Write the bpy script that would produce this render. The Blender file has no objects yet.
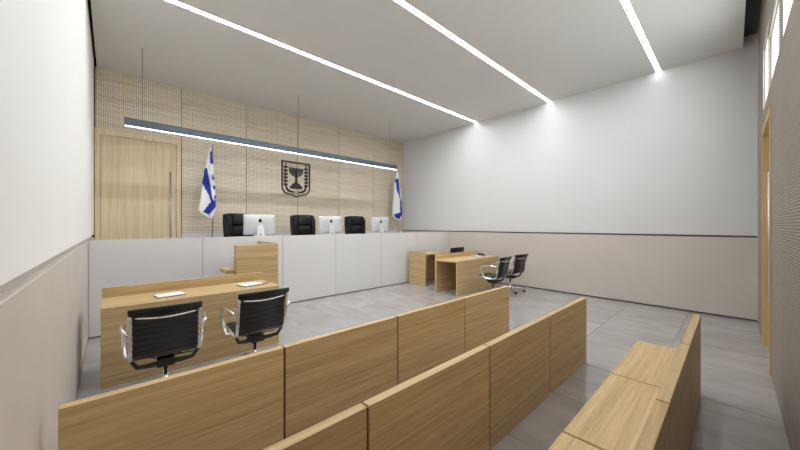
import bpy, bmesh, math, random
from mathutils import Vector, Matrix

random.seed(7)
scene = bpy.context.scene
COL = scene.collection
R = math.radians

# ------------------------------------------------------------------ camera
cam_data = bpy.data.cameras.new('camera')
cam_data.sensor_width = 36.0
cam_data.lens = 36.0 * 310.0 / 800.0
cam_data.clip_start = 0.02
cam = bpy.data.objects.new('camera', cam_data)
cam.location = (0.0, 0.0, 1.6)
cam.rotation_euler = (R(90), 0, -math.atan2(0.68178, 0.73155))
COL.objects.link(cam)
scene.camera = cam

# ------------------------------------------------------------------ world (bright overcast sky outside the clerestory)
world = bpy.data.worlds.new('world')
scene.world = world
world.use_nodes = True
bg = world.node_tree.nodes['Background']
bg.inputs['Color'].default_value = (0.93, 0.96, 1.0, 1)
bg.inputs['Strength'].default_value = 2.2

# ------------------------------------------------------------------ exposure
STRIP = (17.0, 15.5, 4.8)   # radiance of the ceiling strips, front to rear
STRIP_COL = (0.95, 0.98, 1.0)
PENDANT = 5.0      # radiance of the pendant's diffuser
vs = scene.view_settings
vs.view_transform = 'Standard'
vs.look = 'None'
vs.gamma = 1.0
vs.use_curve_mapping = False
vs.exposure = 2.1
scene.cycles.max_bounces = 14
scene.cycles.diffuse_bounces = 8
scene.cycles.glossy_bounces = 4
scene.cycles.transparent_max_bounces = 8
scene.cycles.sample_clamp_indirect = 6.0
scene.cycles.use_denoising = True

# ------------------------------------------------------------------ materials
def new_mat(name):
    m = bpy.data.materials.new(name)
    m.use_nodes = True
    nt = m.node_tree
    return m, nt, nt.nodes['Principled BSDF']

def plain(name, col, rough=0.6, metal=0.0, spec=0.5, noise=0.0, nscale=4.0, bump=0.0, bscale=60.0):
    m, nt, b = new_mat(name)
    b.inputs['Base Color'].default_value = (*col, 1)
    b.inputs['Roughness'].default_value = rough
    b.inputs['Metallic'].default_value = metal
    b.inputs['Specular IOR Level'].default_value = spec
    if noise or bump:
        tc = nt.nodes.new('ShaderNodeTexCoord')
    if noise:
        n = nt.nodes.new('ShaderNodeTexNoise')
        n.inputs['Scale'].default_value = nscale
        n.inputs['Detail'].default_value = 5
        nt.links.new(tc.outputs['Object'], n.inputs['Vector'])
        r = nt.nodes.new('ShaderNodeValToRGB')
        r.color_ramp.elements[0].position = 0.3
        r.color_ramp.elements[1].position = 0.7
        r.color_ramp.elements[0].color = (*[c * (1 - noise) for c in col], 1)
        r.color_ramp.elements[1].color = (*[min(1, c * (1 + noise)) for c in col], 1)
        nt.links.new(n.outputs['Fac'], r.inputs['Fac'])
        nt.links.new(r.outputs['Color'], b.inputs['Base Color'])
    if bump:
        n2 = nt.nodes.new('ShaderNodeTexNoise')
        n2.inputs['Scale'].default_value = bscale
        nt.links.new(tc.outputs['Object'], n2.inputs['Vector'])
        bp = nt.nodes.new('ShaderNodeBump')
        bp.inputs['Strength'].default_value = bump
        bp.inputs['Distance'].default_value = 0.002
        nt.links.new(n2.outputs['Fac'], bp.inputs['Height'])
        nt.links.new(bp.outputs['Normal'], b.inputs['Normal'])
    return m

def emis(name, col, s):
    m, nt, b = new_mat(name)
    b.inputs['Base Color'].default_value = (0.9, 0.9, 0.9, 1)
    b.inputs['Emission Color'].default_value = (*col, 1)
    b.inputs['Emission Strength'].default_value = s
    return m

def oak(name, axis='X', dark=(0.40, 0.268, 0.122), mid=(0.53, 0.374, 0.188), light=(0.65, 0.485, 0.268),
        rough=0.45, perf=None, perf_dark=0.25, perf_r=0.26):
    """straight-grained oak veneer; axis = grain direction; perf = spacing of a perforation grid on XZ"""
    m, nt, b = new_mat(name)
    N, L = nt.nodes, nt.links
    tc = N.new('ShaderNodeTexCoord')
    oi = N.new('ShaderNodeObjectInfo')
    add = N.new('ShaderNodeVectorMath'); add.operation = 'MULTIPLY_ADD'
    L.new(oi.outputs['Random'], add.inputs[0])
    add.inputs[1].default_value = (13.0, 7.0, 5.0)
    L.new(tc.outputs['Object'], add.inputs[2])
    def noise(scl, detail, dist=0.0):
        mp = N.new('ShaderNodeMapping')
        L.new(add.outputs[0], mp.inputs['Vector'])
        v = {'X': (scl[0], scl[1], scl[1]), 'Y': (scl[1], scl[0], scl[1]), 'Z': (scl[1], scl[1], scl[0])}[axis]
        mp.inputs['Scale'].default_value = v
        n = N.new('ShaderNodeTexNoise')
        n.inputs['Scale'].default_value = 1.0
        n.inputs['Detail'].default_value = detail
        n.inputs['Distortion'].default_value = dist
        L.new(mp.outputs['Vector'], n.inputs['Vector'])
        return n
    n1 = noise((0.8, 32.0), 5, 0.3)
    n2 = noise((3.0, 110.0), 3)
    n3 = noise((0.25, 3.0), 2)
    mix = N.new('ShaderNodeMath'); mix.operation = 'MULTIPLY_ADD'
    L.new(n1.outputs['Fac'], mix.inputs[0]); mix.inputs[1].default_value = 0.50
    half = N.new('ShaderNodeMath'); half.operation = 'MULTIPLY'
    L.new(n2.outputs['Fac'], half.inputs[0]); half.inputs[1].default_value = 0.38
    L.new(half.outputs[0], mix.inputs[2])
    mix2 = N.new('ShaderNodeMath'); mix2.operation = 'MULTIPLY_ADD'
    L.new(n3.outputs['Fac'], mix2.inputs[0]); mix2.inputs[1].default_value = 0.15
    L.new(mix.outputs[0], mix2.inputs[2])
    r = N.new('ShaderNodeValToRGB')
    e = r.color_ramp.elements
    e[0].position = 0.34; e[0].color = (*dark, 1)
    e[1].position = 0.66; e[1].color = (*light, 1)
    k = e.new(0.50); k.color = (*mid, 1)
    L.new(mix2.outputs[0], r.inputs['Fac'])
    hsv = N.new('ShaderNodeHueSaturation')
    mr = N.new('ShaderNodeMapRange')
    L.new(oi.outputs['Random'], mr.inputs['Value'])
    mr.inputs['To Min'].default_value = 0.94; mr.inputs['To Max'].default_value = 1.06
    L.new(mr.outputs[0], hsv.inputs['Value'])
    L.new(r.outputs['Color'], hsv.inputs['Color'])
    out = hsv.outputs['Color']
    if perf:
        sep = N.new('ShaderNodeSeparateXYZ')
        L.new(tc.outputs['Object'], sep.inputs[0])
        sq = []
        for ax in ('X', 'Z'):
            d = N.new('ShaderNodeMath'); d.operation = 'DIVIDE'
            L.new(sep.outputs[ax], d.inputs[0]); d.inputs[1].default_value = perf
            f = N.new('ShaderNodeMath'); f.operation = 'FRACT'
            L.new(d.outputs[0], f.inputs[0])
            s = N.new('ShaderNodeMath'); s.operation = 'SUBTRACT'
            L.new(f.outputs[0], s.inputs[0]); s.inputs[1].default_value = 0.5
            p = N.new('ShaderNodeMath'); p.operation = 'MULTIPLY'
            L.new(s.outputs[0], p.inputs[0]); L.new(s.outputs[0], p.inputs[1])
            sq.append(p)
        su = N.new('ShaderNodeMath'); su.operation = 'ADD'
        L.new(sq[0].outputs[0], su.inputs[0]); L.new(sq[1].outputs[0], su.inputs[1])
        lt = N.new('ShaderNodeMath'); lt.operation = 'LESS_THAN'
        L.new(su.outputs[0], lt.inputs[0]); lt.inputs[1].default_value = perf_r * perf_r
        mx = N.new('ShaderNodeMixRGB'); mx.blend_type = 'MULTIPLY'
        mx.inputs['Color2'].default_value = (perf_dark, perf_dark * 0.93, perf_dark * 0.85, 1)
        L.new(lt.outputs[0], mx.inputs['Fac']); L.new(out, mx.inputs['Color1'])
        out = mx.outputs[0]
    L.new(out, b.inputs['Base Color'])
    b.inputs['Roughness'].default_value = rough
    b.inputs['Specular IOR Level'].default_value = 0.35
    bp = N.new('ShaderNodeBump')
    bp.inputs['Strength'].default_value = 0.12
    bp.inputs['Distance'].default_value = 0.001
    L.new(n2.outputs['Fac'], bp.inputs['Height'])
    L.new(bp.outputs['Normal'], b.inputs['Normal'])
    return m

def stone(name):
    """grey porcelain tile with soft brushed streaks and a satin finish"""
    m, nt, b = new_mat(name)
    N, L = nt.nodes, nt.links
    tc = N.new('ShaderNodeTexCoord')
    oi = N.new('ShaderNodeObjectInfo')
    add = N.new('ShaderNodeVectorMath'); add.operation = 'MULTIPLY_ADD'
    L.new(oi.outputs['Random'], add.inputs[0]); add.inputs[1].default_value = (17.0, 9.0, 0.0)
    L.new(tc.outputs['Object'], add.inputs[2])
    mp = N.new('ShaderNodeMapping'); mp.inputs['Scale'].default_value = (4.5, 1.5, 1.0)
    L.new(add.outputs[0], mp.inputs['Vector'])
    n1 = N.new('ShaderNodeTexNoise'); n1.inputs['Scale'].default_value = 1.0; n1.inputs['Detail'].default_value = 6
    n1.inputs['Distortion'].default_value = 0.5
    L.new(mp.outputs['Vector'], n1.inputs['Vector'])
    n2 = N.new('ShaderNodeTexNoise'); n2.inputs['Scale'].default_value = 60.0; n2.inputs['Detail'].default_value = 3
    L.new(add.outputs[0], n2.inputs['Vector'])
    ma = N.new('ShaderNodeMath'); ma.operation = 'MULTIPLY_ADD'
    L.new(n2.outputs['Fac'], ma.inputs[0]); ma.inputs[1].default_value = 0.25
    L.new(n1.outputs['Fac'], ma.inputs[2])
    r = N.new('ShaderNodeValToRGB')
    r.color_ramp.elements[0].position = 0.42; r.color_ramp.elements[0].color = (0.32, 0.304, 0.298, 1)
    r.color_ramp.elements[1].position = 0.80; r.color_ramp.elements[1].color = (0.41, 0.392, 0.385, 1)
    L.new(ma.outputs[0], r.inputs['Fac'])
    hsv = N.new('ShaderNodeHueSaturation')
    mr = N.new('ShaderNodeMapRange')
    L.new(oi.outputs['Random'], mr.inputs['Value'])
    mr.inputs['To Min'].default_value = 0.93; mr.inputs['To Max'].default_value = 1.07
    L.new(mr.outputs[0], hsv.inputs['Value']); L.new(r.outputs['Color'], hsv.inputs['Color'])
    L.new(hsv.outputs['Color'], b.inputs['Base Color'])
    b.inputs['IOR'].default_value = 2.4
    rr = N.new('ShaderNodeMapRange')
    L.new(n1.outputs['Fac'], rr.inputs['Value'])
    rr.inputs['To Min'].default_value = 0.13; rr.inputs['To Max'].default_value = 0.26
    L.new(rr.outputs[0], b.inputs['Roughness'])
    return m

M = dict(
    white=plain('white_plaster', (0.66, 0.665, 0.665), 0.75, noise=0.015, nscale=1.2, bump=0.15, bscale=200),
    ceil=plain('ceiling_white', (0.66, 0.65, 0.63), 0.85, noise=0.01, nscale=0.8),
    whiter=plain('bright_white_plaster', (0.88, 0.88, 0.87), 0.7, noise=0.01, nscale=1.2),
    dado=plain('beige_panel', (0.58, 0.525, 0.475), 0.55, noise=0.03, nscale=1.5),
    counter=plain('light_grey_laminate', (0.66, 0.65, 0.65), 0.5, noise=0.015, nscale=1.5),
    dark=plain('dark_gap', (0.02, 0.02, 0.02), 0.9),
    plinth=plain('dark_plinth', (0.10, 0.10, 0.105), 0.6),
    slot=plain('ceiling_slot_grey', (0.10, 0.10, 0.10), 0.9),
    grout=plain('grout', (0.15, 0.145, 0.14), 0.9),
    tile=stone('grey_stone_tile'),
    oak=oak('oak_veneer', 'X'),
    oaky=oak('oak_veneer_deep', 'Y'),
    oakz=oak('oak_veneer_upright', 'Z'),
    doorz=oak('oak_door', 'Z', (0.56, 0.44, 0.262), (0.68, 0.55, 0.355), (0.78, 0.655, 0.46)),
    perf=oak('perforated_oak', 'X', (0.57, 0.48, 0.355), (0.75, 0.65, 0.505), (0.87, 0.78, 0.64), 0.55, perf=0.032, perf_dark=0.22, perf_r=0.24),
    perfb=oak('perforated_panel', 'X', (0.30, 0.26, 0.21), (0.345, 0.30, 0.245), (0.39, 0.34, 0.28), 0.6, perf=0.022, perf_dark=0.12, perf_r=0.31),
    pend=emis('pendant_diffuser', (0.97, 0.985, 1.0), PENDANT),
    black_metal=plain('black_anodised', (0.035, 0.042, 0.05), 0.45, 0.3),
    bluegrey=plain('dark_blue_grey_anodised', (0.075, 0.098, 0.12), 0.4, 0.2),
    steel=plain('brushed_steel', (0.55, 0.55, 0.55), 0.35, 1.0),
    chrome=plain('polished_aluminium', (0.82, 0.81, 0.78), 0.12, 1.0),
    leather=plain('black_leather', (0.009, 0.009, 0.011), 0.42, 0, 0.3, bump=0.35, bscale=120),
    mesh=plain('black_ribbed_leather', (0.012, 0.014, 0.019), 0.36),
    plastic=plain('black_plastic', (0.015, 0.015, 0.016), 0.45),
    alu=plain('silver_aluminium', (0.60, 0.61, 0.62), 0.38, 0.35),
    screen=plain('screen_glass', (0.01, 0.01, 0.012), 0.1),
    logo=plain('black_logo', (0.01, 0.01, 0.01), 0.2),
    iron=plain('black_emblem', (0.008, 0.009, 0.009), 0.55),
    paper=plain('white_paper', (0.85, 0.85, 0.84), 0.7),
    pad=plain('black_folder', (0.03, 0.03, 0.035), 0.5),
    cloth=plain('white_flag_cloth', (0.80, 0.80, 0.79), 0.8),
    blue=plain('blue_flag_cloth', (0.012, 0.03, 0.36), 0.8),
    pole=plain('pole_metal', (0.42, 0.40, 0.37), 0.35, 0.8),
    winframe=plain('window_frame_grey', (0.50, 0.48, 0.45), 0.5, 0.2),
)
def glass_mat():
    m = bpy.data.materials.new('clear_glass')
    m.use_nodes = True
    nt = m.node_tree
    nt.nodes.remove(nt.nodes['Principled BSDF'])
    tr = nt.nodes.new('ShaderNodeBsdfTransparent')
    tr.inputs['Color'].default_value = (0.95, 0.97, 0.97, 1)
    gl = nt.nodes.new('ShaderNodeBsdfGlossy')
    gl.inputs['Roughness'].default_value = 0.02
    mx = nt.nodes.new('ShaderNodeMixShader')
    mx.inputs['Fac'].default_value = 0.06
    nt.links.new(tr.outputs[0], mx.inputs[1]); nt.links.new(gl.outputs[0], mx.inputs[2])
    nt.links.new(mx.outputs[0], nt.nodes['Material Output'].inputs['Surface'])
    return m
M['glass'] = glass_mat()

# ------------------------------------------------------------------ helpers
def mesh_from(bm, name, smooth=False):
    me = bpy.data.meshes.new(name)
    bmesh.ops.recalc_face_normals(bm, faces=bm.faces[:])
    bm.to_mesh(me); bm.free()
    if smooth:
        for p in me.polygons: p.use_smooth = True
    return me

def link(name, me, mat, parent=None, loc=(0, 0, 0), rot=(0, 0, 0)):
    if mat is not None and len(me.materials) == 0:
        me.materials.append(mat)
    o = bpy.data.objects.new(name, me)
    o.location = loc; o.rotation_euler = rot
    COL.objects.link(o)
    if parent is not None: o.parent = parent
    return o

def add_box(bm, x0, x1, y0, y1, z0, z1):
    vs_ = [bm.verts.new((x, y, z)) for x in (x0, x1) for y in (y0, y1) for z in (z0, z1)]
    for f in ((0, 1, 3, 2), (4, 6, 7, 5), (0, 4, 5, 1), (2, 3, 7, 6), (0, 2, 6, 4), (1, 5, 7, 3)):
        bm.faces.new([vs_[i] for i in f])

def box(name, mat, b, parent=None, bevel=0.0, seg=1, smooth=False, loc=(0, 0, 0), rot=(0, 0, 0)):
    bm = bmesh.new()
    add_box(bm, *b)
    if bevel:
        bmesh.ops.bevel(bm, geom=bm.edges[:], offset=bevel, segments=seg, affect='EDGES', profile=0.5)
    return link(name, mesh_from(bm, name, smooth), mat, parent, loc, rot)

def boxes(name, mat, bl, parent=None):
    bm = bmesh.new()
    for b in bl: add_box(bm, *b)
    return link(name, mesh_from(bm, name), mat, parent)

def tube_bm(bm, pts, r, seg=8, caps=True):
    pts = [Vector(p) for p in pts]
    rr = r if isinstance(r, (list, tuple)) else [r] * len(pts)
    rings = []
    up = Vector((0, 0, 1))
    t0 = (pts[1] - pts[0]).normalized()
    n = t0.cross(up)
    if n.length < 1e-3: n = t0.cross(Vector((1, 0, 0)))
    n.normalize()
    for i, p in enumerate(pts):
        a = pts[max(i - 1, 0)]; c = pts[min(i + 1, len(pts) - 1)]
        t = (c - a).normalized()
        n = (n - t * n.dot(t)).normalized()
        bnm = t.cross(n)
        rings.append([bm.verts.new(p + (n * math.cos(2 * math.pi * k / seg) + bnm * math.sin(2 * math.pi * k / seg)) * rr[i]) for k in range(seg)])
    for i in range(len(rings) - 1):
        for k in range(seg):
            bm.faces.new([rings[i][k], rings[i][(k + 1) % seg], rings[i + 1][(k + 1) % seg], rings[i + 1][k]])
    if caps:
        bm.faces.new(rings[0][::-1]); bm.faces.new(rings[-1])

def tube(name, mat, pts, r, parent=None, seg=8, loc=(0, 0, 0), rot=(0, 0, 0)):
    bm = bmesh.new(); tube_bm(bm, pts, r, seg)
    return link(name, mesh_from(bm, name, True), mat, parent, loc, rot)

def lathe(name, mat, prof, parent=None, seg=20, loc=(0, 0, 0)):
    """prof = list of (radius, z)"""
    bm = bmesh.new(); rings = []
    for r, z in prof:
        rings.append([bm.verts.new((r * math.cos(2 * math.pi * k / seg), r * math.sin(2 * math.pi * k / seg), z)) for k in range(seg)])
    for a, b in zip(rings, rings[1:]):
        for k in range(seg):
            bm.faces.new([a[k], a[(k + 1) % seg], b[(k + 1) % seg], b[k]])
    bm.faces.new(rings[0][::-1]); bm.faces.new(rings[-1])
    return link(name, mesh_from(bm, name, True), mat, parent, loc)

def extrude_poly(bm, pts, y0, y1):
    """polygon in XZ extruded along Y"""
    a = [bm.verts.new((x, y0, z)) for x, z in pts]
    b = [bm.verts.new((x, y1, z)) for x, z in pts]
    bm.faces.new(a); bm.faces.new(b[::-1])
    for i in range(len(pts)):
        j = (i + 1) % len(pts)
        bm.faces.new([a[i], b[i], b[j], a[j]])

def tag(o, label=None, cat=None, group=None, kind=None):
    if label: o['label'] = label
    if cat: o['category'] = cat
    if group: o['group'] = group
    if kind: o['kind'] = kind
    return o

def thing(name, label, cat, loc=(0, 0, 0), rz=0.0, group=None):
    o = bpy.data.objects.new(name, None)
    o.empty_display_size = 0.1
    COL.objects.link(o)
    o.location = loc; o.rotation_euler = (0, 0, rz)
    return tag(o, label, cat, group)

def struct(name, label, cat, loc=(0, 0, 0)):
    o = thing(name, label, cat, loc)
    o['kind'] = 'structure'
    return o

def copy_tree(o, parent=None):
    c = o.copy(); COL.objects.link(c); c.parent = parent
    for ch in list(o.children): copy_tree(ch, c)
    return c

# ------------------------------------------------------------------ the room (metres; camera stands at x=0, y=0)
XL, XR = -0.235, 7.83
YB, YF = -0.28, 8.26
ZC = 4.60
DADO = 1.42
GRV = 0.048          # height of the shadow groove above the dado
T = 0.12

# floor of large square tiles
fl = struct('floor', 'grey stone tile floor of large square slabs', 'floor')
box('floor_bed', M['grout'], (XL - T, XR + T, YB - T, YF + T, -0.12, -0.006), fl)
PX, PY, X0, Y0 = 0.885, 0.885, 2.22, 0.545
g = 0.002
tile_cache = {}
i0 = math.floor((XL - X0) / PX); i1 = math.ceil((XR - X0) / PX)
j0 = math.floor((YB - Y0) / PY); j1 = math.ceil((6.16 - Y0) / PY)
for i in range(i0, i1):
    for j in range(j0, j1):
        a, b_ = max(XL, X0 + i * PX + g), min(XR, X0 + (i + 1) * PX - g)
        c, d = max(YB - 0.10, Y0 + j * PY + g), min(6.3, Y0 + (j + 1) * PY - g)
        key = (round(b_ - a, 4), round(d - c, 4))
        if key not in tile_cache:
            bm = bmesh.new(); add_box(bm, -key[0] / 2, key[0] / 2, -key[1] / 2, key[1] / 2, -0.008, 0)
            tile_cache[key] = mesh_from(bm, 'tile')
        link('tile', tile_cache[key], M['tile'], fl, ((a + b_) / 2, (c + d) / 2, 0))

# ceiling with three long slots for the light strips and open shadow gaps at left and back
SL = [(0.945, 1.027), (3.004, 3.086), (5.084, 5.166)]
ce = struct('ceiling', 'plain white ceiling with three long recessed light slots', 'ceiling')
edges = [-0.12] + [v for s in SL for v in s] + [YF + 0.02]
boxes('ceiling_board', M['ceil'], [(XL + 0.035, XR, edges[k], edges[k + 1], ZC, ZC + 0.06) for k in range(0, len(edges), 2)], ce)
box('slot_backing', M['slot'], (XL - T, XR + T, YB - T, YF + T, ZC + 0.18, ZC + 0.26), ce)

# left wall: white upper panel over beige dado, shadow groove between
wl = struct('wall_left', 'left wall, smooth white above a beige dado', 'wall')
box('backing', M['dark'], (XL - 0.16, XL - 0.05, YB - T, YF + T, 0, ZC + 0.26), wl)
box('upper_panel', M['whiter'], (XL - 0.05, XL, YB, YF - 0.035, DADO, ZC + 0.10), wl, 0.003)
box('dado_panel', M['dado'], (XL - 0.05, XL, YB, YF - 0.02, 0.015, DADO - GRV), wl, 0.003)
box('groove_back', M['dado'], (XL - 0.05, XL - 0.032, YB, YF - 0.03, DADO - GRV, DADO), wl)

# right wall
wr = struct('wall_right', 'long right wall, smooth white above a beige dado', 'wall')
box('backing', M['plinth'], (XR + 0.04, XR + 0.16, YB - T, YF + T, 0, ZC + 0.26), wr)
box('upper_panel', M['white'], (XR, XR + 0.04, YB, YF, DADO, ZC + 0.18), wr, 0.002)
box('dado_panel', M['dado'], (XR, XR + 0.04, YB, YF, 0.022, DADO - 0.034), wr, 0.002)
box('groove_back', M['plinth'], (XR + 0.03, XR + 0.042, YB, YF, DADO - 0.034, DADO), wr)

# front wall: perforated oak panels over a light dado, door at the left
wf = struct('wall_front', 'front wall clad in perforated oak panels', 'wall')
box('backing', M['dark'], (XL - T, XR + T, YF + 0.03, YF + 0.15, 0, ZC + 0.26), wf)
GX = [XL + 0.012, 1.132, 2.465, 3.798, 5.131, 6.464, XR]
JG = 0.005
for k in range(6):
    z0 = 3.455 if k == 0 else DADO + 0.004
    w = GX[k + 1] - GX[k] - 2 * JG
    box('oak_panel', M['perf'], (-w / 2, w / 2, 0, 0.03, 0, ZC + 0.02 - z0), wf, loc=((GX[k] + GX[k + 1]) / 2, YF, z0))
box('dado_panel', M['counter'], (1.132 + JG, XR, YF - 0.012, YF + 0.03, 0.55, DADO), wf)

# door in the front wall
d1 = struct('door_1', 'light oak door with oak frame at the left end of the judges platform', 'door', (0.448, YF, 0.55))
fw = (1.132 - GX[0]) / 2 - 0.003
zt = 3.45 - 0.55
boxes('door_frame', M['doorz'], [(-fw, -fw + 0.075, -0.012, 0.03, 0, zt), (fw - 0.082, fw, -0.012, 0.03, 0, zt), (-fw + 0.075, fw - 0.082, -0.012, 0.03, zt - 0.105, zt)], d1)
box('door_leaf', M['doorz'], (-fw + 0.081, fw - 0.088, 0.0, 0.03, 0.004, zt - 0.112), d1)
hx = 0.932 - 0.448
hd = tube('handle', M['steel'], [(hx, -0.065, 0.35), (hx, -0.065, 2.19)], 0.012, d1, 10)
for z in (0.5, 2.03):
    tube('handle_mount', M['steel'], [(hx, -0.06, z), (hx, 0.002, z)], 0.008, hd, 8)

# back wall (behind and right of the camera): perforated panels, oak door, clerestory
wb = struct('wall_back', 'rear wall of fine perforated beige panels at the right edge', 'wall')
DX0, DX1, DZ = 5.09, 6.37, 2.875
WS, WT = 3.13, 3.72
# clerestory openings: (x0, x1, top); the first is out of view, added for daylight
WIN = [(0.4, 2.05, WT), (2.12, 4.30, WT), (4.33, 5.46, WT), (5.54, 6.42, 3.95)]
xs = [XL, 1.05, 2.35, 3.65, 4.10, DX0]
pan = []
for a, b_ in zip(xs, xs[1:]):
    pan.append((a, b_, 0.004, WS))
pan.append((DX0, DX1, DZ, WS)); pan.append((DX1, XR, 0.004, WS))
cuts = [XL]
for a, b_, t in WIN:
    pan.append((cuts[-1], a, WS, 3.95)); cuts.append(b_)
    if t < 3.95: pan.append((a, b_, t, 3.95))
pan.append((cuts[-1], XR, WS, 3.95))
for k in range(len(xs) - 1):
    pan.append((xs[k], xs[k + 1], 3.95, ZC + 0.18))
pan.append((DX0, DX1, 3.95, ZC + 0.18)); pan.append((DX1, XR, 3.95, ZC + 0.18))
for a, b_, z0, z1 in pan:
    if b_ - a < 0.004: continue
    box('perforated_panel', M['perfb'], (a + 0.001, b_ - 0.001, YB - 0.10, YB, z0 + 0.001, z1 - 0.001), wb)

d2 = struct('door_2', 'oak framed door with a long steel pull in the rear wall', 'door', ((DX0 + DX1) / 2, YB, 0))
hw = (DX1 - DX0) / 2
boxes('door_frame', M['oakz'], [(-hw, -hw + 0.07, -0.10, 0.012, 0, DZ), (hw - 0.07, hw, -0.10, 0.012, 0, DZ), (-hw + 0.07, hw - 0.07, -0.10, 0.012, DZ - 0.09, DZ)], d2)
box('door_leaf', M['oakz'], (-hw + 0.074, hw - 0.074, -0.10, -0.05, 0.005, DZ - 0.094), d2)
hx = -hw + 0.30
hd = tube('handle', M['steel'], [(hx, 0.0, 0.71), (hx, 0.0, 2.19)], 0.013, d2, 10)
for z in (0.85, 2.05):
    tube('handle_mount', M['steel'], [(hx, -0.055, z), (hx, 0.0, z)], 0.008, hd, 8)
for k, (a, b_, t) in enumerate(WIN):
    wn = struct('window_%d' % (k + 1), ['unseen clerestory window nearest the camera, added for daylight', 'wide clerestory window in the rear wall', 'clerestory window left of the wide one', 'taller end clerestory window over the oak door'][k], 'window', ((a + b_) / 2, YB - 0.05, WS))
    w, h = (b_ - a) / 2, t - WS
    f = 0.014
    boxes('window_frame', M['winframe'], [(-w, -w + f, -0.03, 0.03, 0, h), (w - f, w, -0.03, 0.03, 0, h), (-w + f, w - f, -0.03, 0.03, 0, f), (-w + f, w - f, -0.03, 0.03, h - f, h)], wn)
    box('pane', M['glass'], (-w + f, w - f, -0.004, 0.004, f, h - f), wn)

# raised platform behind the judges' counter
pf = tag(box('platform', M['counter'], (XL, XR, 6.235, YF - 0.012, 0.0, 0.55)), 'raised platform behind the long pale counter', 'platform', kind='structure')

# ------------------------------------------------------------------ lights
LN = ['recessed ceiling light strip nearest the judges wall', 'middle recessed ceiling light strip', 'recessed ceiling light strip nearest the rear wall windows']
for k, (a, b_) in enumerate(SL[::-1]):
    y = (a + b_) / 2
    t = thing('strip_light', LN[k], 'ceiling light', (0, y, ZC), group='recessed ceiling strips')
    boxes('housing', M['white'], [(XL + 0.035, XR - 0.002, -0.0405, -0.038, 0.001, 0.06), (XL + 0.035, XR - 0.002, 0.038, 0.0405, 0.001, 0.06), (XL + 0.035, XR - 0.002, -0.0405, 0.0405, 0.06, 0.07)], t)
    # diffuser ends are dimmed, shaped to shrink the hot spots on the walls
    box('diffuser', emis('strip_light_diffuser', STRIP_COL, STRIP[k]), (XL + 0.60, XR - 0.60, -0.0375, 0.0375, 0.008, 0.03), t)
    for a_, b2_ in ((XL + 0.05, XL + 0.60), (XR - 0.60, XR - 0.02)):
        box('diffuser_end', emis('strip_light_diffuser_end', STRIP_COL, 2.2), (a_, b2_, -0.0375, 0.0375, 0.008, 0.03), t)

PYY = 6.86
pl = thing('pendant_light', 'long dark linear pendant lamp hung on thin wires over the counter', 'pendant lamp', (3.205, PYY, 3.25))
hl = 3.045
pb = boxes('housing', M['bluegrey'], [(-hl, hl, -0.024, 0.024, 0.012, 0.132), (-hl, hl, -0.024, -0.021, 0.0, 0.012), (-hl, hl, 0.021, 0.024, 0.0, 0.012)], pl)
box('diffuser', M['pend'], (-hl + 0.01, hl - 0.01, -0.019, 0.019, 0.0, 0.011), pl)
for x in (0.391, 3.175, 6.0):
    wv = tube('suspension_wire', M['black_metal'], [(x - 3.205, 0, 0.132), (x - 3.205, 0, ZC - 3.25)], 0.003, pl, 6)
    lathe('ceiling_cup', M['ceil'], [(0.022, ZC - 3.25 - 0.012), (0.022, ZC - 3.25)], wv, 12, (x - 3.205, 0, 0))

# ------------------------------------------------------------------ judges' counter
CY = 6.155
ct = thing('judges_counter', 'long pale grey panelled counter running wall to wall before the platform', 'counter', (0, CY, 0))
CJ = [XL + 0.002, 1.14, 2.52, 3.74, 5.07, 6.40, XR - 0.002]
for a, b_ in zip(CJ, CJ[1:]):
    w = b_ - a - 0.006
    box('front_panel', M['counter'], (-w / 2, w / 2, 0, 0.025, 0.020, 1.385), ct, 0.0015, loc=((a + b_) / 2, 0, 0))
box('plinth', M['plinth'], (XL + 0.002, XR - 0.002, 0.026, 0.07, 0, 1.25), ct)
box('front_cap', M['counter'], (XL + 0.002, XR - 0.002, 0.0255, 0.06, 1.25, 1.385), ct)
box('worktop', M['counter'], (XL + 0.002, XR - 0.002, 0.0605, 0.66, 1.265, 1.30), ct, 0.002)

# ------------------------------------------------------------------ witness stand
wt = thing('witness_stand', 'tall oak witness stand panel beside the pale counter', 'witness stand', (1.745, 5.20, 0))
box('front_panel', M['oak'], (-0.335, 0.308, 0, 0.12, 0, 1.285), wt, 0.002)
box('side_panel', M['oaky'], (0.278, 0.308, 0.121, 0.93, 0, 1.298), wt, 0.002)
box('shelf', M['oak'], (-0.445, 0.277, 0.121, 0.52, 0.84, 0.90), wt, 0.002)

# ------------------------------------------------------------------ benches
BJ = [-0.187, 0.888, 1.964, 3.028, 4.10]
BH, BT = 0.743, 0.052
def bench(y, label):
    t = thing('bench', label, 'bench', (1.94, y, 0), group='oak public benches')
    for a, b_ in zip(BJ, BJ[1:]):
        w = (b_ - a - 0.014) / 2
        c = (a + b_) / 2 - 1.94
        box('back_panel', M['oak'], (-w, w, 0, BT, 0.006, BH), t, 0.002, loc=(c, 0, 0))
        box('seat', M['oak'], (-w, w, BT + 0.002, BT + 0.43, 0.335, 0.375), t, 0.002, loc=(c, 0, 0))
        box('seat_front', M['oak'], (-w, w, BT + 0.385, BT + 0.415, 0.006, 0.334), t, loc=(c, 0, 0))
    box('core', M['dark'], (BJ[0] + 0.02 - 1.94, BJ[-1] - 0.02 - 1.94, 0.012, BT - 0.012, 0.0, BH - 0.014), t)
    box('seat_gap_shade', M['dark'], (BJ[0] + 0.02 - 1.94, BJ[-1] - 0.02 - 1.94, BT + 0.002, BT + 0.38, 0.300, 0.3345), t)  # added dark strip: shade inside the seat gaps put into its colour
    return t
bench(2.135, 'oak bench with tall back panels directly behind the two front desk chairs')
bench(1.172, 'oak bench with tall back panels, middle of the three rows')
bench(0.206, 'oak bench with visible seats nearest the rear wall, lower right')

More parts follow.
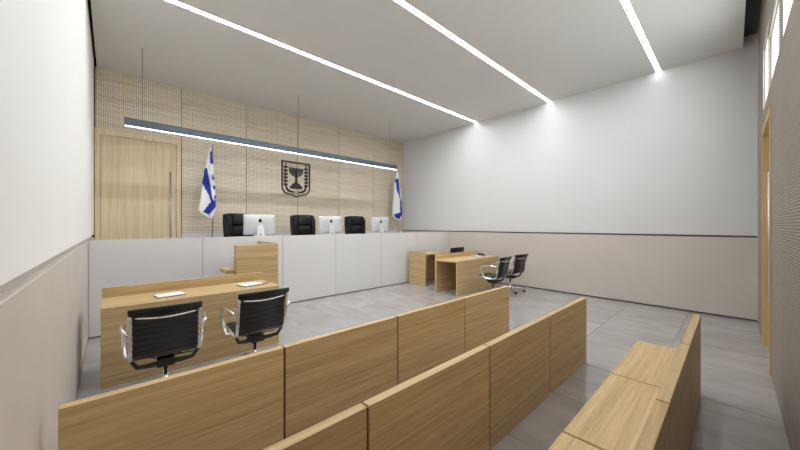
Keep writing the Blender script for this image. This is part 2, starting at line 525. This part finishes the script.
# ------------------------------------------------------------------ desks
DH = 0.78
def desk(name, label, x0, x1):
    w = x1 - x0
    t = thing(name, label, 'desk', ((x0 + x1) / 2, 4.2, 0))
    h = w / 2
    box('near_panel', M['oak'], (-h, h, 0, 0.045, 0, DH - 0.0405), t, 0.0015)
    box('top', M['oak'], (-h, h, 0, 0.62, DH - 0.04, DH), t, 0.002)
    box('far_panel', M['oak'], (-h, h, 0.621, 0.665, 0, 0.89), t, 0.002)
    return t
desk('oak_desk', 'long oak desk holding two white notepads near the left wall', -0.075, 1.67)
desk('oak_desk', 'oak desk with open end and papers near the right wall', 5.68, 7.46)
t = thing('clerk_desk', 'oak clerk desk with full end panel against the pale counter', 'desk', (6.72, 5.43, 0))
box('end_panel', M['oaky'], (-0.77, -0.725, 0, 0.60, 0, 0.885), t, 0.0015)
box('top', M['oak'], (-0.7245, 0.75, 0, 0.60, DH + 0.02, DH + 0.06), t, 0.0015)
box('far_panel', M['oak'], (-0.7245, 0.75, 0.55, 0.60, 0, DH + 0.0195), t, 0.0015)
box('end_panel', M['oaky'], (0.7505, 0.79, 0, 0.60, 0, 0.84), t, 0.0015)

# ------------------------------------------------------------------ office chairs with ribbed slings
def smooth_path(ctrl, n):
    """Catmull-Rom through control points"""
    P = [Vector(p) for p in ctrl]
    P = [P[0] * 2 - P[1]] + P + [P[-1] * 2 - P[-2]]
    out = []
    segs = len(P) - 3
    for s in range(segs):
        for k in range(n):
            t_ = k / n
            p0, p1, p2, p3 = P[s:s + 4]
            out.append(0.5 * ((2 * p1) + (-p0 + p2) * t_ + (2 * p0 - 5 * p1 + 4 * p2 - p3) * t_ ** 2 + (-p0 + 3 * p1 - 3 * p2 + p3) * t_ ** 3))
    out.append(P[-2].copy())
    return out

SEAT_PROF = [(0.265, 0.425), (0.24, 0.455), (0.12, 0.452), (-0.03, 0.435), (-0.13, 0.425)]
BACK_PROF = [(-0.15, 0.432), (-0.205, 0.475), (-0.225, 0.56), (-0.235, 0.66), (-0.262, 0.77), (-0.30, 0.865), (-0.318, 0.872)]

def sling(prof, width, th, ribs, over=0.0):
    pts = smooth_path([(0, y, z) for y, z in prof], 14)
    # arc length
    L_ = [0.0]
    for a, b_ in zip(pts, pts[1:]): L_.append(L_[-1] + (b_ - a).length)
    bm = bmesh.new(); rows = []
    for i, p in enumerate(pts):
        a = pts[max(i - 1, 0)]; c = pts[min(i + 1, len(pts) - 1)]
        tt = (c - a).normalized(); nrm = Vector((0, -tt.z, tt.y))
        rip = 0.010 * abs(math.sin(math.pi * ribs * L_[i] / L_[-1]))
        rows.append([bm.verts.new(p + nrm * s * (th / 2 + rip) + Vector((x * (1 + (over if L_[-1] - L_[i] < 0.055 else 0)), 0, 0))) for s in (1, -1) for x in (-width / 2, width / 2)])
    for a, b_ in zip(rows, rows[1:]):
        for q in ((0, 1), (3, 2), (2, 0), (1, 3)):
            bm.faces.new([a[q[0]], a[q[1]], b_[q[1]], b_[q[0]]])
    for rw in (rows[0], rows[-1]):
        bm.faces.new([rw[0], rw[1], rw[3], rw[2]])
    return mesh_from(bm, 'sling', True)

def make_office_chair(name, label, loc, rz, group, dz=0.0):
    t = thing(name, label, 'chair', loc, rz, group)
    st = link('seat', sling(SEAT_PROF, 0.45, 0.016, 9), M['mesh'], t, (0, 0, dz))
    link('backrest', sling(BACK_PROF, 0.455, 0.016, 10, 0.12), M['mesh'], t, (0, 0, dz))
    full = smooth_path([(0, y, z) for y, z in [(0.285, 0.41), (0.25, 0.445), (0.12, 0.442), (-0.03, 0.425), (-0.13, 0.418), (-0.195, 0.455), (-0.228, 0.56), (-0.238, 0.66), (-0.262, 0.76), (-0.283, 0.825)]], 6)
    for s in (-1, 1):
        bm = bmesh.new()
        # flattened rail: two tubes side by side read as one thick cast rail
        tube_bm(bm, [p + Vector((s * 0.235, 0, 0)) for p in full], 0.013, 8)
        tube_bm(bm, [p + Vector((s * 0.247, -0.004, 0)) for p in full], 0.012, 8)
        link('side_rail', mesh_from(bm, 'side_rail', True), M['chrome'], t, (0, 0, dz))
        arm = smooth_path([(s * 0.25, -0.22, 0.60), (s * 0.285, -0.215, 0.685), (s * 0.30, -0.14, 0.70), (s * 0.305, 0.06, 0.69), (s * 0.305, 0.125, 0.645), (s * 0.30, 0.10, 0.53), (s * 0.285, 0.03, 0.42), (s * 0.25, -0.01, 0.42)], 6)
        tube('armrest', M['chrome'], arm, 0.0155, t, 8, (0, 0, dz))
    # bowed stretcher behind the upper back
    bow = [(x, -0.278 - 0.030 * (1 - (x / 0.24) ** 2), 0.815 - 0.022 * (1 - (x / 0.24) ** 2)) for x in [-0.24 + 0.04 * k for k in range(13)]]
    tube('stretcher', M['chrome'], bow, 0.009, t, 8, (0, 0, dz))
    bow2 = [(x, -0.02, 0.405 - 0.03 * (1 - (x / 0.24) ** 2)) for x in [-0.24 + 0.06 * k for k in range(9)]]
    tube('seat_stretcher', M['chrome'], bow2, 0.010, t, 8, (0, 0, dz))
    # black yoke under the seat
    bm = bmesh.new()
    for s in (-1, 1):
        tube_bm(bm, [(0, -0.06, 0.325), (s * 0.12, -0.08, 0.325), (s * 0.20, -0.12, 0.345), (s * 0.24, -0.15, 0.42)], [0.028, 0.022, 0.018, 0.014], 8)
        tube_bm(bm, [(0, 0.02, 0.345), (s * 0.12, 0.07, 0.36), (s * 0.225, 0.12, 0.425)], [0.026, 0.02, 0.013], 8)
    add_box(bm, -0.065, 0.065, -0.10, 0.09, 0.295, 0.365)
    mech = link('tilt_mechanism', mesh_from(bm, 'tilt_mechanism'), M['plastic'], t, (0, 0, dz))
    tube('lever', M['plastic'], [(0.06, 0.03, 0.345), (0.24, 0.05, 0.335)], 0.007, mech, 6)
    lathe('column', M['chrome'], [(0.028, 0.09), (0.028, 0.22), (0.020, 0.221), (0.020, 0.32 + dz)], t, 16)
    bs = lathe('base_hub', M['chrome'], [(0.045, 0.075), (0.05, 0.10), (0.036, 0.13), (0.03, 0.135)], t, 16)
    for k in range(5):
        a = 2 * math.pi * k / 5 + 0.35
        ca, sa = math.cos(a), math.sin(a)
        tube('base_spoke', M['chrome'], [(0.03 * ca, 0.03 * sa, 0.10), (0.17 * ca, 0.17 * sa, 0.092), (0.31 * ca, 0.31 * sa, 0.072)], [0.023, 0.018, 0.012], bs, 8)
        bm = bmesh.new()
        for off in (-0.014, 0.014):
            c = Vector((0.315 * ca - sa * off, 0.315 * sa + ca * off, 0.027))
            n = Vector((-sa, ca, 0))
            tube_bm(bm, [c - n * 0.009, c + n * 0.009], 0.027, 12)
        tube_bm(bm, [(0.31 * ca, 0.31 * sa, 0.035), (0.31 * ca, 0.31 * sa, 0.075)], 0.008, 8)
        link('caster', mesh_from(bm, 'caster'), M['plastic'], bs)
    return t

c1 = make_office_chair('office_chair', 'black ribbed office chair at the long oak desk, nearest the left wall', (0.372, 3.60, 0), R(-4), 'low office chairs', 0.025)
def chair_copy(label, loc, rz, group='low office chairs'):
    o = copy_tree(c1); o.location = loc; o.rotation_euler = (0, 0, rz)
    return tag(o, label, None, group)
chair_copy('black ribbed office chair at the right-hand end of the long left desk', (1.178, 3.64, 0), R(0))
chair_copy('black ribbed office chair by the right wall, close to the open-ended desk', (6.19, 3.62, 0), R(2))
chair_copy('black ribbed office chair standing nearest the right wall', (7.05, 3.66, 0), R(-6))

# ------------------------------------------------------------------ judges' armchairs
def rbox(bm, c, s, r, seg=3, tilt=0.0):
    b2 = bmesh.new()
    add_box(b2, -s[0] / 2, s[0] / 2, -s[1] / 2, s[1] / 2, -s[2] / 2, s[2] / 2)
    bmesh.ops.bevel(b2, geom=b2.edges[:], offset=r, segments=seg, affect='EDGES', profile=0.5)
    me = bpy.data.meshes.new('tmp'); b2.to_mesh(me); b2.free()
    mt = Matrix.Translation(Vector(c)) @ Matrix.Rotation(tilt, 4, 'X')
    n0 = len(bm.verts)
    bm.from_mesh(me); bm.verts.ensure_lookup_table()
    for v in bm.verts[n0:]: v.co = mt @ v.co
    bpy.data.meshes.remove(me)

def rpart(name, mat, c, s, r, parent, tilt=0.0, seg=3):
    bm = bmesh.new(); rbox(bm, c, s, r, seg, tilt)
    return link(name, mesh_from(bm, name, True), mat, parent)

t = thing('clerk_chair', 'wide black padded chair between the two right desks, only its back top showing', 'chair', (7.16, 5.60, 0))
rpart('seat', M['leather'], (0, 0, 0.46), (0.50, 0.48, 0.09), 0.035, t)
rpart('backrest', M['leather'], (0, -0.28, 0.77), (0.58, 0.07, 0.40), 0.03, t, 0.10)
tube('back_bar', M['plastic'], [(0, -0.20, 0.42), (0, -0.285, 0.46), (0, -0.30, 0.60)], 0.02, t)
lathe('column', M['plastic'], [(0.03, 0.08), (0.03, 0.42)], t, 14)
bs = lathe('base_hub', M['plastic'], [(0.05, 0.05), (0.05, 0.11)], t, 14)
for k in range(5):
    a = 2 * math.pi * k / 5
    tube('base_spoke', M['plastic'], [(0.03 * math.cos(a), 0.03 * math.sin(a), 0.08), (0.27 * math.cos(a), 0.27 * math.sin(a), 0.05)], [0.022, 0.013], bs)
    tube('caster', M['plastic'], [(0.27 * math.cos(a) - 0.02 * math.sin(a), 0.27 * math.sin(a) + 0.02 * math.cos(a), 0.028), (0.27 * math.cos(a) + 0.02 * math.sin(a), 0.27 * math.sin(a) - 0.02 * math.cos(a), 0.028)], 0.028, bs, 12)

def make_armchair(label, loc, rz):
    """faces local -Y"""
    t = thing('leather_armchair', label, 'chair', loc, rz, 'judges armchairs')
    rpart('seat', M['leather'], (0, -0.05, 0.47), (0.54, 0.54, 0.14), 0.05, t)
    # backrest shell with an arched top, slightly wider towards the top
    out = []
    for k in range(0, 13):
        a = math.pi * (1 - k / 12)
        x = math.cos(a); z = math.sin(a)
        out.append((0.315 * (abs(x) ** 0.45) * (1 if x >= 0 else -1), 1.245 + 0.06 * (z ** 0.6)))
    out = out + [(0.31, 1.10), (0.285, 0.80), (0.25, 0.50)] + [(-0.25, 0.50), (-0.285, 0.80), (-0.31, 1.10)]
    bm = bmesh.new(); extrude_poly(bm, out, 0.19, 0.29)
    bmesh.ops.bevel(bm, geom=[e for e in bm.edges if abs(e.verts[0].co.y - e.verts[1].co.y) < 1e-4], offset=0.022, segments=3, affect='EDGES', profile=0.5)
    bk = link('backrest', mesh_from(bm, 'backrest', False), M['leather'], t)
    for z, h in ((1.155, 0.235), (0.915, 0.235), (0.70, 0.19)):
        rpart('back_cushion', M['leather'], (0, 0.155, z), (0.36, 0.11, h), 0.045, bk)
    for s in (-1, 1):
        rpart('side_bolster', M['leather'], (s * 0.242, 0.15, 0.93), (0.115, 0.13, 0.60), 0.045, bk)
        bm = bmesh.new()
        rbox(bm, (s * 0.315, -0.06, 0.685), (0.075, 0.40, 0.06), 0.025)
        link('armrest', mesh_from(bm, 'armrest', True), M['leather'], t)
        tube('arm_support', M['plastic'], [(s * 0.315, -0.2, 0.66), (s * 0.315, -0.16, 0.5), (s * 0.26, -0.1, 0.42)], 0.018, t)
    lathe('column', M['plastic'], [(0.03, 0.08), (0.03, 0.40)], t, 14)
    bs = lathe('base_hub', M['plastic'], [(0.05, 0.06), (0.05, 0.12)], t, 14)
    for k in range(5):
        a = 2 * math.pi * k / 5
        tube('base_spoke', M['plastic'], [(0.03 * math.cos(a), 0.03 * math.sin(a), 0.09), (0.30 * math.cos(a), 0.30 * math.sin(a), 0.06)], [0.024, 0.014], bs)
        tube('caster', M['plastic'], [(0.30 * math.cos(a) - 0.02 * math.sin(a), 0.30 * math.sin(a) + 0.02 * math.cos(a), 0.03), (0.30 * math.cos(a) + 0.02 * math.sin(a), 0.30 * math.sin(a) - 0.02 * math.cos(a), 0.03)], 0.03, bs, 12)
    return t
a1 = make_armchair('black leather judge armchair half hidden behind the leftmost monitor', (2.12, 7.26, 0.55), R(14))
for lab, loc, rz in (('black leather judge armchair under the wall emblem', (3.58, 7.26, 0.55), R(0)),
                     ('black leather judge armchair between the middle and right monitors', (5.17, 7.26, 0.55), R(-3))):
    o = copy_tree(a1); o.location = loc; o.rotation_euler = (0, 0, rz); tag(o, lab)

# ------------------------------------------------------------------ all-in-one monitors (backs towards the camera, screens face +Y)
def make_monitor(label, loc, rz):
    t = thing('desktop_monitor', label, 'monitor', loc, rz, 'silver monitors on the counter')
    W, H, Z = 0.308, 0.415, 0.10
    bm = bmesh.new()
    # domed back: grid of the rear face pushed out towards the middle
    nx, nz = 14, 10
    gv = [[None] * (nz + 1) for _ in range(nx + 1)]
    for i in range(nx + 1):
        for j in range(nz + 1):
            u = 2 * i / nx - 1; v = 2 * j / nz - 1
            bulge = 0.032 * max(0, (1 - u ** 4)) * max(0, (1 - v ** 4))
            gv[i][j] = bm.verts.new((u * W, 0.012 - 0.006 - bulge, Z + (v + 1) / 2 * H))
    for i in range(nx):
        for j in range(nz):
            bm.faces.new([gv[i][j], gv[i + 1][j], gv[i + 1][j + 1], gv[i][j + 1]])
    ring = [gv[i][0] for i in range(nx + 1)] + [gv[nx][j] for j in range(1, nz + 1)] + [gv[i][nz] for i in range(nx - 1, -1, -1)] + [gv[0][j] for j in range(nz - 1, 0, -1)]
    fr = [bm.verts.new((v.co.x, 0.014, v.co.z)) for v in ring]
    for k in range(len(ring)):
        bm.faces.new([ring[k], fr[k], fr[(k + 1) % len(ring)], ring[(k + 1) % len(ring)]])
    bm.faces.new(fr)
    me = mesh_from(bm, 'monitor_case', True)
    case = link('case', me, M['alu'], t, rot=(0, 0, 0))
    box('screen', M['screen'], (-W + 0.006, W - 0.006, 0.0142, 0.0155, Z + 0.07, Z + H - 0.006), case)
    # L-shaped stand
    bm = bmesh.new()
    for (x0, y0, z0), (x1, y1, z1), th in (((0.085, -0.036, 0.008), (0.055, -0.034, 0.30), 0.008),):
        vsx = [(-x0, y0 - 0.055, z0), (x0, y0 - 0.055, z0), (x1, y1, z1), (-x1, y1, z1)]
        a = [bm.verts.new(v) for v in vsx]
        b_ = [bm.verts.new((v[0], v[1] + th, v[2])) for v in vsx]
        bm.faces.new(a); bm.faces.new(b_[::-1])
        for k in range(4): bm.faces.new([a[k], b_[k], b_[(k + 1) % 4], a[(k + 1) % 4]])
    add_box(bm, -0.095, 0.095, -0.092, 0.11, 0.0, 0.009)
    std = link('stand', mesh_from(bm, 'monitor_stand'), M['alu'], t)
    bm = bmesh.new()
    extrude_poly(bm, [(0.017 * math.cos(2 * math.pi * k / 14), 0.10 + 0.017 * math.sin(2 * math.pi * k / 14)) for k in range(14)], -0.0775, -0.066)
    link('cable_hole', mesh_from(bm, 'cable_hole'), M['plinth'], std)
    # fruit-shaped mark
    pts = []
    for k in range(28):
        a = 2 * math.pi * k / 28 + math.pi / 2
        r = 0.034 * (1 - 0.16 * max(0, math.cos(a - math.pi / 2)) ** 6 - 0.08 * max(0, math.cos(a + math.pi / 2)) ** 8)
        x, z = r * math.cos(a), r * 1.05 * math.sin(a)
        dx, dz_ = x - 0.046, z - 0.006
        dd = math.hypot(dx, dz_)
        if dd < 0.02: x, z = 0.046 + dx / dd * 0.02, 0.006 + dz_ / dd * 0.02
        pts.append((x, z + 0.39))
    bm = bmesh.new()
    extrude_poly(bm, pts, -0.0285, -0.020)
    leaf = [(0.0, 0.435), (0.003, 0.448), (0.014, 0.457), (0.016, 0.456), (0.013, 0.443)]
    extrude_poly(bm, leaf, -0.0285, -0.012)
    link('logo', mesh_from(bm, 'logo'), M['logo'], case)
    return t
m1 = make_monitor('silver desktop monitor seen from behind, leftmost on the counter', (2.235, 6.62, 1.30), R(-3))
for lab, loc, rz in (('silver desktop monitor seen from behind, middle of three on the counter', (3.88, 6.62, 1.30), R(0)),
                     ('silver desktop monitor seen from behind, rightmost on the counter', (5.43, 6.62, 1.30), R(0))):
    o = copy_tree(m1); o.location = loc; o.rotation_euler = (0, 0, rz); tag(o, lab)

# ------------------------------------------------------------------ flags on poles
def make_flag(label, loc, mirror, blues, outline, star=None):
    """outline: list of (z, xl, xr) down the cloth; blues: polygons in (x, z)"""
    t = thing('flag', label, 'flag', loc)
    lathe('pole_base', M['pole'], [(0.16, 0.0), (0.16, 0.02), (0.05, 0.05), (0.022, 0.07)], t, 24)
    tube('pole', M['pole'], [(0, 0, 0.06), (0, 0, 2.79)], 0.014, t, 12)
    lathe('finial', M['pole'], [(0.005, 2.78), (0.022, 2.795), (0.018, 2.815), (0.003, 2.85)], t, 12)
    def lerp(z):
        for (z0, a0, b0), (z1, a1_, b1) in zip(outline, outline[1:]):
            if z1 <= z <= z0:
                k = (z0 - z) / (z0 - z1)
                return a0 + (a1_ - a0) * k, b0 + (b1 - b0) * k
        return outline[-1][1:]
    nz, nt = 70, 64
    zt, zb = outline[0][0], outline[-1][0]
    bm = bmesh.new(); rows = []
    for j in range(nz + 1):
        z = zt + (zb - zt) * j / nz
        xl, xr = lerp(z)
        c, w = (xl + xr) / 2, (xr - xl) / 2
        row = []
        for k in range(nt):
            a = 2 * math.pi * k / nt
            dpt = 0.018 + 0.30 * w
            fold = 1 + 0.42 * math.cos(5 * a + 1.6 * j / nz)
            row.append(bm.verts.new((c + w * math.cos(a), dpt * math.sin(a) * fold, z + 0.015 * math.cos(3 * a) * (j / nz))))
        rows.append(row)
    def inside(x, z, poly):
        r_ = False
        for i in range(len(poly)):
            x0, z0 = poly[i]; x1, z1 = poly[i - 1]
            if (z0 > z) != (z1 > z) and x < (x1 - x0) * (z - z0) / (z1 - z0) + x0: r_ = not r_
        return r_
    faces = []
    for r0, r1 in zip(rows, rows[1:]):
        for k in range(nt):
            f = bm.faces.new([r0[k], r0[(k + 1) % nt], r1[(k + 1) % nt], r1[k]])
            cc = f.calc_center_median()
            f.material_index = 1 if any(inside(cc.x, cc.z, p) for p in blues) else 0
    bm.faces.new(rows[0][::-1]); bm.faces.new(rows[-1])
    me = mesh_from(bm, 'flag_cloth', True)
    me.materials.append(M['cloth']); me.materials.append(M['blue'])
    link('cloth', me, None, t)
    return t

# photo pixel -> local flag plane (x, z) for the left and the right flag, both at y = 7.9
def flag_xy(u, v, X, Y, Zb):
    a = (u - 400) / 310.0; b_ = (225 - v) / 310.0
    dx, dy = 0.73155 * a + 0.68178, -0.68178 * a + 0.73155
    k = Y / dy
    return k * dx - X, 1.6 + k * b_ - Zb
FX1, FX2, FY = 1.65, 7.28, 7.9
def P1(*pts): return [flag_xy(u, v, FX1, FY, 0.55) for u, v in pts]
def P2(*pts): return [flag_xy(u, v, FX2, FY, 0.55) for u, v in pts]
def outl(fn, rows):
    out = []
    for v, ul, ur in rows:
        (xa, za), (xb, zb_) = fn((ul, v), (ur, v))
        out.append(((za + zb_) / 2, xa, xb))
    return out
o1 = outl(P1, [(147.5, 209.6, 211.4), (152, 208.4, 212.6), (160, 207.0, 213.2), (170, 204.6, 213.8), (180, 202.8, 214.8), (190, 201.4, 215.4), (200, 199.8, 215.6), (206, 198.6, 215.8), (210, 198.2, 215.4), (213, 201.0, 214.6), (216, 206.0, 213.4), (218.5, 210.0, 211.8)])
b1 = [P1((209.8, 152), (214, 150), (214, 164), (209.6, 164)), P1((204.8, 168), (206.8, 168), (209.0, 182), (211.6, 197), (214, 201), (210.5, 203), (206.5, 192), (201.5, 182)),
      P1((209.5, 202.5), (216.5, 200), (216.5, 206), (209.0, 214.5), (202.5, 212)),
      P1((211.4, 175), (213, 174), (213.0, 176.5), (214.6, 178), (213.0, 180.5), (211.6, 178.5)), P1((212.4, 185), (215.4, 186), (215.4, 190), (213, 189.5)), P1((214, 196), (216, 195), (216, 199), (214, 199.5))]
make_flag('blue and white flag on a pole beside the oak door', (FX1, FY, 0.55), 1, b1, o1)
o2 = outl(P2, [(172, 396.8, 398.0), (178, 395.6, 398.8), (184, 394.6, 399.6), (192, 393.8, 400.2), (200, 393.2, 401.0), (208, 392.6, 401.4), (214, 392.2, 401.6), (217, 393.4, 401.2), (220, 397.6, 400.4)])
b2 = [P2((394.8, 180), (397.2, 178), (398.6, 190), (400.0, 199), (402, 204), (402, 212), (399.0, 211), (398.6, 203), (396.2, 191)), P2((393.0, 214.5), (399.0, 212), (402, 208), (402, 214), (398.4, 219.0), (394.4, 217.5))]
make_flag('blue and white flag on a pole in the corner by the right wall', (FX2, FY, 0.55), 1, b2, o2)

# ------------------------------------------------------------------ wall emblem
em = thing('wall_emblem', 'black metal shield emblem with menorah and olive branches on the oak wall', 'emblem', (3.753, YF, 2.36))
def shield(inset):
    w, h = 0.41 - inset, 0.98 - 2 * inset * 1.0
    pts = [(-w, inset + h), (w, inset + h)]
    low = 0.27
    pts.append((w, low))
    for k in range(1, 9):
        a = k / 9 * math.pi / 2
        pts.append((w * (0.52 + 0.48 * math.cos(a)), low - (low - 0.075 - inset) * math.sin(a)))
    pts.append((w * 0.28, 0.055 + inset)); pts.append((0, inset + 0.0))
    pts.append((-w * 0.28, 0.055 + inset))
    for k in range(8, 0, -1):
        a = k / 9 * math.pi / 2
        pts.append((-w * (0.52 + 0.48 * math.cos(a)), low - (low - 0.075 - inset) * math.sin(a)))
    pts.append((-w, low))
    return pts
def ring_band(bm, outer, inner, y0, y1):
    n = len(outer)
    V = [[bm.verts.new((x, y, z)) for x, z in p] for p in (outer, inner) for y in (y0, y1)]
    of, ob, nf, nb = V
    for i in range(n):
        j = (i + 1) % n
        bm.faces.new([of[i], of[j], nf[j], nf[i]]); bm.faces.new([ob[i], nb[i], nb[j], ob[j]])
        bm.faces.new([of[i], ob[i], ob[j], of[j]]); bm.faces.new([nf[i], nf[j], nb[j], nb[i]])
bm = bmesh.new(); ring_band(bm, shield(0.0), shield(0.03), -0.03, -0.002)
link('shield_border', mesh_from(bm, 'shield_border'), M['iron'], em)
# menorah: stem, six curved arms, lamp bar, two-tier base
bm = bmesh.new()
def arc_band(bm, r0, r1, cz, y0, y1, n=16):
    for k in range(n):
        a0 = math.pi + math.pi * k / n; a1_ = math.pi + math.pi * (k + 1) / n
        extrude_poly(bm, [(r0 * math.cos(a0), cz + r0 * math.sin(a0)), (r0 * math.cos(a1_), cz + r0 * math.sin(a1_)), (r1 * math.cos(a1_), cz + r1 * math.sin(a1_)), (r1 * math.cos(a0), cz + r1 * math.sin(a0))], y0, y1)
for r0, r1 in ((0.165, 0.205), (0.105, 0.148), (0.045, 0.09)):
    arc_band(bm, r0, r1, 0.775, -0.024, -0.002)
extrude_poly(bm, [(-0.022, 0.40), (0.022, 0.40), (0.030, 0.60), (0.022, 0.80), (-0.022, 0.80), (-0.030, 0.60)], -0.026, -0.002)
for x in (-0.185, -0.126, -0.067, 0.0, 0.067, 0.126, 0.185):
    extrude_poly(bm, [(x - 0.013, 0.772), (x + 0.013, 0.772), (x + 0.026, 0.815), (x - 0.026, 0.815)], -0.026, -0.002)
extrude_poly(bm, [(-0.06, 0.385), (0.06, 0.385), (0.035, 0.44), (-0.035, 0.44)], -0.027, -0.002)
link('menorah', mesh_from(bm, 'menorah'), M['iron'], em)
bm = bmesh.new()
extrude_poly(bm, [(-0.12, 0.33), (0.12, 0.33), (0.105, 0.385), (-0.105, 0.385)], -0.028, -0.002)
extrude_poly(bm, [(-0.175, 0.245), (0.175, 0.245), (0.16, 0.328), (-0.16, 0.328)], -0.028, -0.002)
link('menorah_base', mesh_from(bm, 'menorah_base'), M['iron'], em)
for s in (-1, 1):
    bm = bmesh.new()
    stem = smooth_path([(s * 0.29, -0.012, 0.86), (s * 0.30, -0.012, 0.60), (s * 0.295, -0.012, 0.36), (s * 0.24, -0.012, 0.20), (s * 0.12, -0.012, 0.155), (s * 0.02, -0.012, 0.17)], 5)
    tube_bm(bm, stem, [0.012] * 10 + [0.014, 0.018, 0.022, 0.026, 0.028, 0.030, 0.030, 0.030, 0.028, 0.026, 0.022, 0.018, 0.014, 0.012, 0.010, 0.008], 6)
    br = link('olive_branch', mesh_from(bm, 'olive_branch'), M['iron'], em)
    for k in range(6):
        z = 0.31 + 0.095 * k
        for q in (-1, 1):
            bm = bmesh.new()
            x0 = s * 0.296
            extrude_poly(bm, [(x0, z - 0.012), (x0 + q * 0.040, z + 0.004), (x0 + q * 0.066, z + 0.052), (x0 + q * 0.050, z + 0.066), (x0 + q * 0.012, z + 0.046)], -0.022, -0.004)
            link('leaf', mesh_from(bm, 'leaf'), M['iron'], br)
    bm = bmesh.new()
    extrude_poly(bm, [(s * 0.29, 0.86), (s * 0.29 - 0.022, 0.90), (s * 0.29, 0.935), (s * 0.29 + 0.022, 0.90)], -0.022, -0.004)
    link('leaf', mesh_from(bm, 'leaf'), M['iron'], br)
# the word under the menorah
fc = bpy.data.curves.new('emblem_text', 'FONT')
fc.body = '\u05dc\u05d0\u05e8\u05e9\u05d9'
fc.size = 0.085; fc.align_x = 'CENTER'; fc.extrude = 0.004
fo = bpy.data.objects.new('emblem_text_src', fc)
COL.objects.link(fo)
bpy.context.view_layer.update()
me = bpy.data.meshes.new_from_object(fo.evaluated_get(bpy.context.evaluated_depsgraph_get()))
bpy.data.objects.remove(fo)
me.materials.clear()
link('lettering', me, M['iron'], em, (0, -0.01, 0.085), (R(90), 0, 0))

# ------------------------------------------------------------------ small things on the desks
def notepad(label, loc, rz, w=0.30, d=0.23):
    t = thing('notepad', label, 'notepad', loc, rz, 'notepads on the desks')
    box('cover', M['pad'], (-w / 2, w / 2, -d / 2, d / 2, 0, 0.008), t)
    box('pages', M['paper'], (-w / 2 + 0.006, w / 2 - 0.002, -d / 2 + 0.004, d / 2 - 0.004, 0.0082, 0.016), t)
    return t
notepad('white notepad with black cover on the long desk, left of the two', (0.50, 4.47, DH), R(8), 0.27, 0.20)
notepad('white notepad with black cover on the long desk, right of the two', (1.39, 4.50, DH), R(12), 0.26, 0.22)
tag(tube('pen', M['plastic'], [(0, 0, 0.005), (0.11, 0.09, 0.005)], 0.005, None, 6, (1.53, 4.42, DH)), 'thin dark pen lying beside the right notepad', 'pen')
notepad('white papers on the open-ended desk by the right wall', (6.98, 4.52, DH), R(6), 0.26, 0.21)
t = thing('desk_device', 'low black device beside the papers on the open-ended desk', 'device', (7.22, 4.56, DH), R(20))
bm = bmesh.new()
add_box(bm, -0.10, 0.10, -0.08, 0.08, 0, 0.025)
for v in bm.verts:
    if v.co.y > 0 and v.co.z > 0.01: v.co.z = 0.05
link('body', mesh_from(bm, 'body'), M['plastic'], t)
rpart('handset', M['plastic'], (-0.065, 0, 0.055), (0.045, 0.17, 0.028), 0.012, t, 0.12)
kb = thing('keyboard', 'flat black keyboard in front of the leftmost monitor', 'keyboard', (2.02, 6.36, 1.30), R(-2))
box('body', M['plastic'], (-0.2, 0.2, -0.06, 0.06, 0.001, 0.012), kb)
for rr_ in range(4):
    box('key_row', M['pad'], (-0.19, 0.19, -0.052 + rr_ * 0.027, -0.03 + rr_ * 0.027, 0.012, 0.017), kb)
